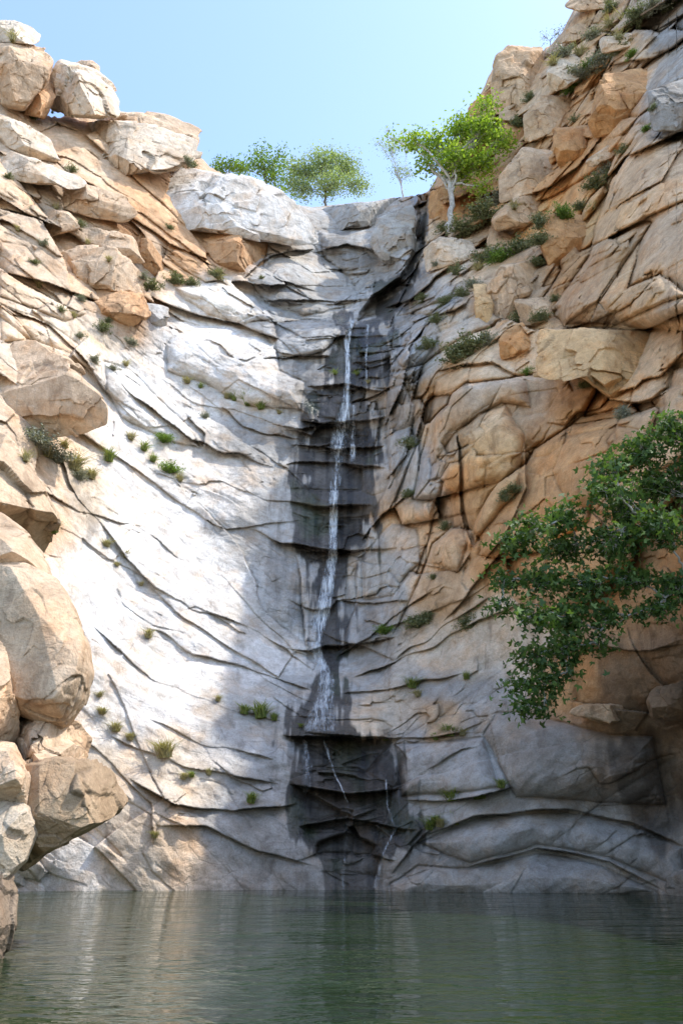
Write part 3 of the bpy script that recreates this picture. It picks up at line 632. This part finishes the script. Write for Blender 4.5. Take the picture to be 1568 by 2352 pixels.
INFO={'olive':('scrub_bush','olive green scrub bush rooted in a rock crevice','bush','bush'),'grey':('sage_bush','grey-green sage bush on a rock ledge','bush','bush'),'mid':('leafy_bush','fresh green leafy bush on the cliff','bush','bush'),'grass':('grass_tuft','green grass tuft in a wet rock crack','grass tuft','tuft'),'straw':('grass_tuft','dry straw-coloured grass tuft on the slab','grass tuft','tuft')}
def plant(k,px,py,w,h=None):
    nm,lb,ct,kd=INFO[k]; vi=random.randrange(3)
    if (k,vi) not in lib:
        m=bush_mesh(nm,vi*7+len(k),kd); m.materials.append(LM[k]); lib[(k,vi)]=m
    d=HIT[(px,py)]; o=bpy.data.objects.new(nm,lib[(k,vi)]); link(o); s=w/F*d*.5*1.15*random.uniform(.9,1.25); hh=(h or w*.5)/F*d*1.15*random.uniform(.7,1.15)
    o.location=[float(v) for v in w3(px,py,d-.1)]; o.scale=(s,s,hh); o.rotation_euler=(random.uniform(-.2,.2),random.uniform(-.2,.2),random.uniform(0,6))
    o['label']=lb; o['category']=ct; o['group']={'tuft':'grass tufts growing in the rock cracks','bush':'bushes growing on the cliff ledges'}[kd]
PLN="""olive,165,395,44 olive,20,410,40 olive,440,382,50 grey,430,375,40 olive,390,525,34 olive,495,635,60 olive,400,650,80 olive,350,665,60 olive,440,655,50 grey,185,690,36 olive,80,605,34 grey,100,565,40 olive,185,520,40 grey,60,490,40 olive,235,760,60 grey,300,790,44 grey,185,775,40 grey,330,640,40 olive,250,740,30 grey,215,830,40 grey,85,1020,90 grey,130,1060,90 straw,170,1080,80 grey,180,1100,70 mid,375,1015,60 grass,330,1035,50 mid,390,1085,70 grass,250,1060,60 grass,125,1225,50 straw,245,1255,44 straw,290,1280,30 straw,235,1640,40 straw,265,1680,50 straw,380,1740,70 grass,440,1785,30 grass,575,1845,50 grass,600,1650,70 grass,560,1640,50 grass,630,1655,40 straw,355,1925,30 grass,570,930,50 grass,600,940,40 straw,480,1780,30 straw,340,1465,40 grass,770,860,26 grass,820,860,22 straw,845,880,20 grass,985,1905,60 grass,1040,1895,60 grass,1000,1890,40 grass,1100,1835,70 grass,1040,1840,60 grass,885,1700,36 grass,945,1580,60 grass,1030,1690,60 grass,1070,1560,30 olive,960,1440,80 olive,985,1420,50 mid,885,1455,50 olive,940,1030,60 olive,1020,1215,40 olive,940,1140,50 olive,1180,1130,60 olive,1160,1150,50 olive,1080,810,120 olive,1040,830,90 grey,1120,790,70 olive,1190,740,60 olive,1240,735,60 olive,1275,690,40 mid,1150,600,80 olive,1120,600,90 olive,1190,580,90 olive,1240,560,90 olive,1230,610,70 mid,1290,500,90 olive,1240,520,80 olive,1330,480,60 mid,1210,860,40 olive,1060,680,60 olive,1050,630,60 grey,1085,660,50 olive,1020,700,50 olive,970,690,40 olive,1110,500,110 olive,1060,530,90 grey,1140,470,80 olive,1020,530,60 olive,1370,430,90 grey,1390,400,70 olive,1430,350,60 mid,1485,300,44 olive,1320,280,50 olive,1215,230,50 olive,1190,290,60 grey,1330,180,90 grey,1390,150,100 grey,1290,130,80 mid,1350,160,60 mid,1310,210,70 olive,1420,120,80 grey,1360,90,80 straw,1440,70,90 straw,1400,60,70 olive,1460,40,90 grey,1500,20,90 mid,1450,130,50 olive,1400,25,80 olive,1265,430,40 olive,1320,390,60 grey,1290,440,40 olive,1000,740,50 olive,980,800,60 grey,1000,610,30 olive,1500,250,40 grey,1430,960,60 olive,1340,890,50 olive,1080,1440,60 straw,500,640,40 olive,600,640,20 olive,140,715,34 grey,470,960,30 straw,430,880,40 grass,460,890,30 straw,610,770,20 olive,995,1330,30 straw,30,95,60 olive,75,272,50 grass,120,260,16 olive,1540,20,80 straw,60,1060,50 straw,110,1050,60 straw,210,1100,50 straw,150,1030,50 straw,300,1010,40 grass,350,1060,40 straw,200,560,30 straw,130,480,30 straw,40,530,30 straw,250,600,26 grey,260,850,36 straw,290,840,30 straw,170,730,30 straw,90,660,34 straw,415,1105,36 straw,270,1300,24 straw,325,1345,26 straw,500,1610,30 straw,300,1700,34 straw,230,1600,30 grass,690,1670,24 straw,420,1790,30 grass,540,920,34 straw,520,915,30 straw,640,950,24 straw,960,1600,34 grass,1000,1700,34 straw,1060,1690,34 grass,1150,1810,44 straw,1010,1900,50 straw,1360,480,40 straw,1180,480,40 straw,1100,620,40 straw,1330,130,60 straw,1270,150,50 straw,1420,90,60"""
PLL=[(k,float(a),float(b),float(w)) for k,a,b,w in (s.split(',') for s in PLN.split())]
bpy.context.view_layer.update(); dgx=bpy.context.evaluated_depsgraph_get(); HIT={}
for k,a,b,w in PLL:
    org=Vector((0,0,CH)); d=(Vector(w3(a,b,50).tolist())-org).normalized(); dd_=terr(a,b); oo=org
    for _ in range(6):
        ok,loc,n_,i_,ob,m_=scene.ray_cast(dgx,oo,d)
        if not ok: break
        if ob.name.startswith(('boulder','cliff')): dd_=loc.y; break
        oo=loc+d*.02
    HIT[(a,b)]=dd_
for k,a,b,w in PLL: plant(k,a,b,w)
# ---------------- waterfall
def ribbon(path,widths,off=.12,nu=14,wob=7):
    path=np.array(path,float); seg=np.r_[0,np.cumsum(np.linalg.norm(np.diff(path,axis=0),axis=1))]; m=int(seg[-1]/3)
    t=np.linspace(0,seg[-1],m); x=np.interp(t,seg,path[:,0]); y=np.interp(t,seg,path[:,1]); w=np.interp(t,seg,widths)
    x=x+np.convolve(rng.normal(size=m+20),np.ones(21)/21,'valid')*wob
    G=np.zeros((m,nu,3)); uv=np.zeros((m,nu,2))
    dm=np.array([[terr(x[i]+(j/(nu-1)-.5)*w[i],y[i]) for j in range(nu)] for i in range(m)])
    dm=np.minimum(dm,np.percentile(dm,60,axis=1,keepdims=True))
    kk=np.ones(7)/7
    ds=np.stack([np.convolve(np.pad(dm[:,j],3,'edge'),kk,'valid') for j in range(nu)],1); dm=np.minimum(dm,ds)-off
    for j in range(nu):
        u=j/(nu-1); G[:,j]=W(x+(u-.5)*w,y,dm[:,j]-.06*math.sin(u*np.pi)); uv[:,j,0]=u; uv[:,j,1]=t/seg[-1]
    return G,uv
def fall_mat():
    t=NT('white_falling_water'); u=t.n('ShaderNodeAttribute',attribute_name='fuv').outputs['Vector']; p=t.n('ShaderNodeNewGeometry').outputs['Position']
    a=t.noise(t.scl(p,(7,1,.7)),1.,4,.7,.3); b=t.noise(t.scl(p,(22,3,2.2)),1.,3,.65,.2); d=t.noise(p,.6,2,.5)
    sx=t.n('ShaderNodeSeparateXYZ'); t.l(u,sx.inputs[0])
    ed=t.math('MULTIPLY',t.math('MULTIPLY',sx.outputs[0],t.math('SUBTRACT',1.,sx.outputs[0])),4.)
    s=t.math('ADD',t.math('MULTIPLY',a,.55),t.math('MULTIPLY',b,.45)); s=t.math('ADD',s,t.math('MULTIPLY',ed,.10)); s=t.math('ADD',s,t.math('MULTIPLY',sx.outputs[2],.35)); s=t.math('ADD',s,t.math('MULTIPLY',t.math('SUBTRACT',d,.5),.4))
    al=t.rng(s,.52,.80,0.03,.82); al=t.math('MULTIPLY',al,t.rng(ed,0,.5,0,1)); al=t.math('MULTIPLY',al,t.rng(sx.outputs[1],.85,1.,1,.4))
    pb=t.n('ShaderNodeBsdfPrincipled'); pb.inputs['Base Color'].default_value=(.76,.80,.82,1); pb.inputs['Roughness'].default_value=.25; t.l(al,pb.inputs['Alpha']); t.l(pb.outputs[0],t.out.inputs[0]); return t.m
FM=fall_mat()
RB=[([(812,735),(800,780),(797,870),(797,930)],[14,12,16,22],.0),([(845,745),(843,800),(842,880)],[7,6,7],-.06),
([(797,925),(790,965),(778,1010),(772,1075)],[26,42,44,40],-.04),([(815,930),(812,990),(808,1060)],[10,14,16],-.06),
([(772,1075),(768,1120),(765,1165)],[36,26,24],.0),([(765,1165),(766,1250),(762,1290),(752,1350),(738,1420),(722,1480)],[22,22,28,34,40,38],.1),
([(722,1475),(738,1520),(752,1550),(748,1600),(738,1640),(730,1680)],[30,30,34,46,60,70],.06),
([(765,1560),(755,1620),(765,1680)],[18,30,34],-.02),([(740,1700),(770,1780),(800,1850),(790,1950),(790,2042)],[9,5,5,7,12],-.02),([(885,1790),(890,1850),(910,1900),(880,1960),(865,2040)],[5,6,9,8,12],-.02),
([(806,735),(797,800),(798,930),(780,1010),(771,1090),(766,1170),(767,1250),(764,1290),(754,1360),(742,1420),(730,1475),(738,1515),(752,1550),(750,1600),(745,1680)],[6,6,8,10,8,7,7,9,10,11,11,11,10,12,14],.14),
([(700,1700),(705,1760),(700,1820)],[20,26,20],-.2),([(560,1290),(585,1350),(605,1400)],[5,5,5],-.05)]
PPs=[];Qs=[];uvs=[];o=0
for ri,(pth,wd,bo) in enumerate(RB):
    G,uv=ribbon(pth,wd,off=.12+.004*ri); m,nu=G.shape[:2]; ix=np.arange(m*nu).reshape(m,nu)+o; Qs.append(np.stack([ix[:-1,:-1],ix[:-1,1:],ix[1:,1:],ix[1:,:-1]],-1).reshape(-1,4)); PPs.append(G.reshape(-1,3)); uvs.append(np.c_[uv.reshape(-1,2),np.full(m*nu,bo)]); o+=m*nu
me=quad_mesh('waterfall',np.concatenate(PPs),np.concatenate(Qs)); a=me.attributes.new('fuv','FLOAT_VECTOR','POINT'); a.data.foreach_set('vector',np.concatenate(uvs).astype(np.float32).ravel())
finish('waterfall',me,FM,'thin white waterfall running down dark wet granite ledges','waterfall','structure')
# ---------------- pool water + bed
def pool_mat():
    t=NT('green_pool_water'); p=t.n('ShaderNodeNewGeometry').outputs['Position']
    b=t.n('ShaderNodeBsdfPrincipled'); n0=t.noise(p,.12,3,.5)
    t.l(t.mix(n0,(.009,.020,.007),(.024,.042,.015)),b.inputs['Base Color']); b.inputs['Roughness'].default_value=.02; b.inputs['IOR'].default_value=1.33
    w1=t.noise(t.scl(p,(.9,1.7,1),(0,0,.12)),1.5,2,.5,.5); w2=t.noise(t.scl(p,(2.2,4,1),(0,0,-.2)),1.5,2,.5,.3); w3_=t.noise(t.scl(p,(.25,.5,1)),1,2,.5)
    h=t.math('ADD',t.math('MULTIPLY',w1,.8),t.math('MULTIPLY',w2,.32)); h=t.math('MULTIPLY',h,t.rng(w3_,.35,.65,.4,1.3)); bp=t.n('ShaderNodeBump'); bp.inputs['Strength'].default_value=1.0; bp.inputs['Distance'].default_value=.12
    t.l(h,bp.inputs['Height']); t.l(bp.outputs[0],b.inputs['Normal']); t.l(b.outputs[0],t.out.inputs[0]); return t.m
def plane(name,x0,x1,y0,y1,z,mat,label,cat):
    me=quad_mesh(name,np.array([(x0,y0,z),(x1,y0,z),(x1,y1,z),(x0,y1,z)],float),np.array([[0,1,2,3]]),False); return finish(name,me,mat,label,cat,'structure')
plane('pool_water',-45,45,-25,44,0,pool_mat(),'dark green rippled plunge pool','water')
t=NT('sandy_ground'); b=t.n('ShaderNodeBsdfPrincipled'); p=t.n('ShaderNodeNewGeometry').outputs['Position']; t.l(t.mix(t.noise(p,.5,8,.7),(.2,.16,.11),(.38,.31,.22)),b.inputs['Base Color']); b.inputs['Roughness'].default_value=.9; t.l(b.outputs[0],t.out.inputs[0])
plane('ground',-1500,1500,-1500,1500,-2.5,t.m,'sandy canyon floor under the pool','ground')
# ---------------- light, sky, camera
w=bpy.data.worlds.new('World'); scene.world=w; w.use_nodes=True; nt=w.node_tree; bg=nt.nodes['Background']; sk=nt.nodes.new('ShaderNodeTexSky'); sk.sky_type='NISHITA'; sk.sun_disc=False
sk.sun_elevation=math.asin(SUN_DIR[2]); sk.sun_rotation=math.atan2(SUN_DIR[0],SUN_DIR[1]); sk.air_density=1.0; sk.dust_density=1.3; sk.altitude=300
nt.links.new(sk.outputs[0],bg.inputs[0]); bg.inputs[1].default_value=.50
sl=bpy.data.lights.new('sun','SUN'); sl.energy=5.0; sl.angle=math.radians(.5); sl.color=(1,.96,.90); so=link(bpy.data.objects.new('sun',sl))
so.rotation_euler=Vector(SUN_DIR.tolist()).to_track_quat('Z','Y').to_euler(); so.location=(20,10,80)
cam=bpy.data.cameras.new('camera'); co=link(bpy.data.objects.new('camera',cam)); cam.sensor_fit='VERTICAL'; cam.sensor_height=24; cam.lens=24*F/2352; cam.clip_end=5000; cam.clip_start=.1
co.location=(0,0,CH); co.rotation_euler=(math.pi/2+TH,0,0); scene.camera=co
scene.view_settings.view_transform='Standard'; scene.view_settings.look='None'; scene.view_settings.exposure=0
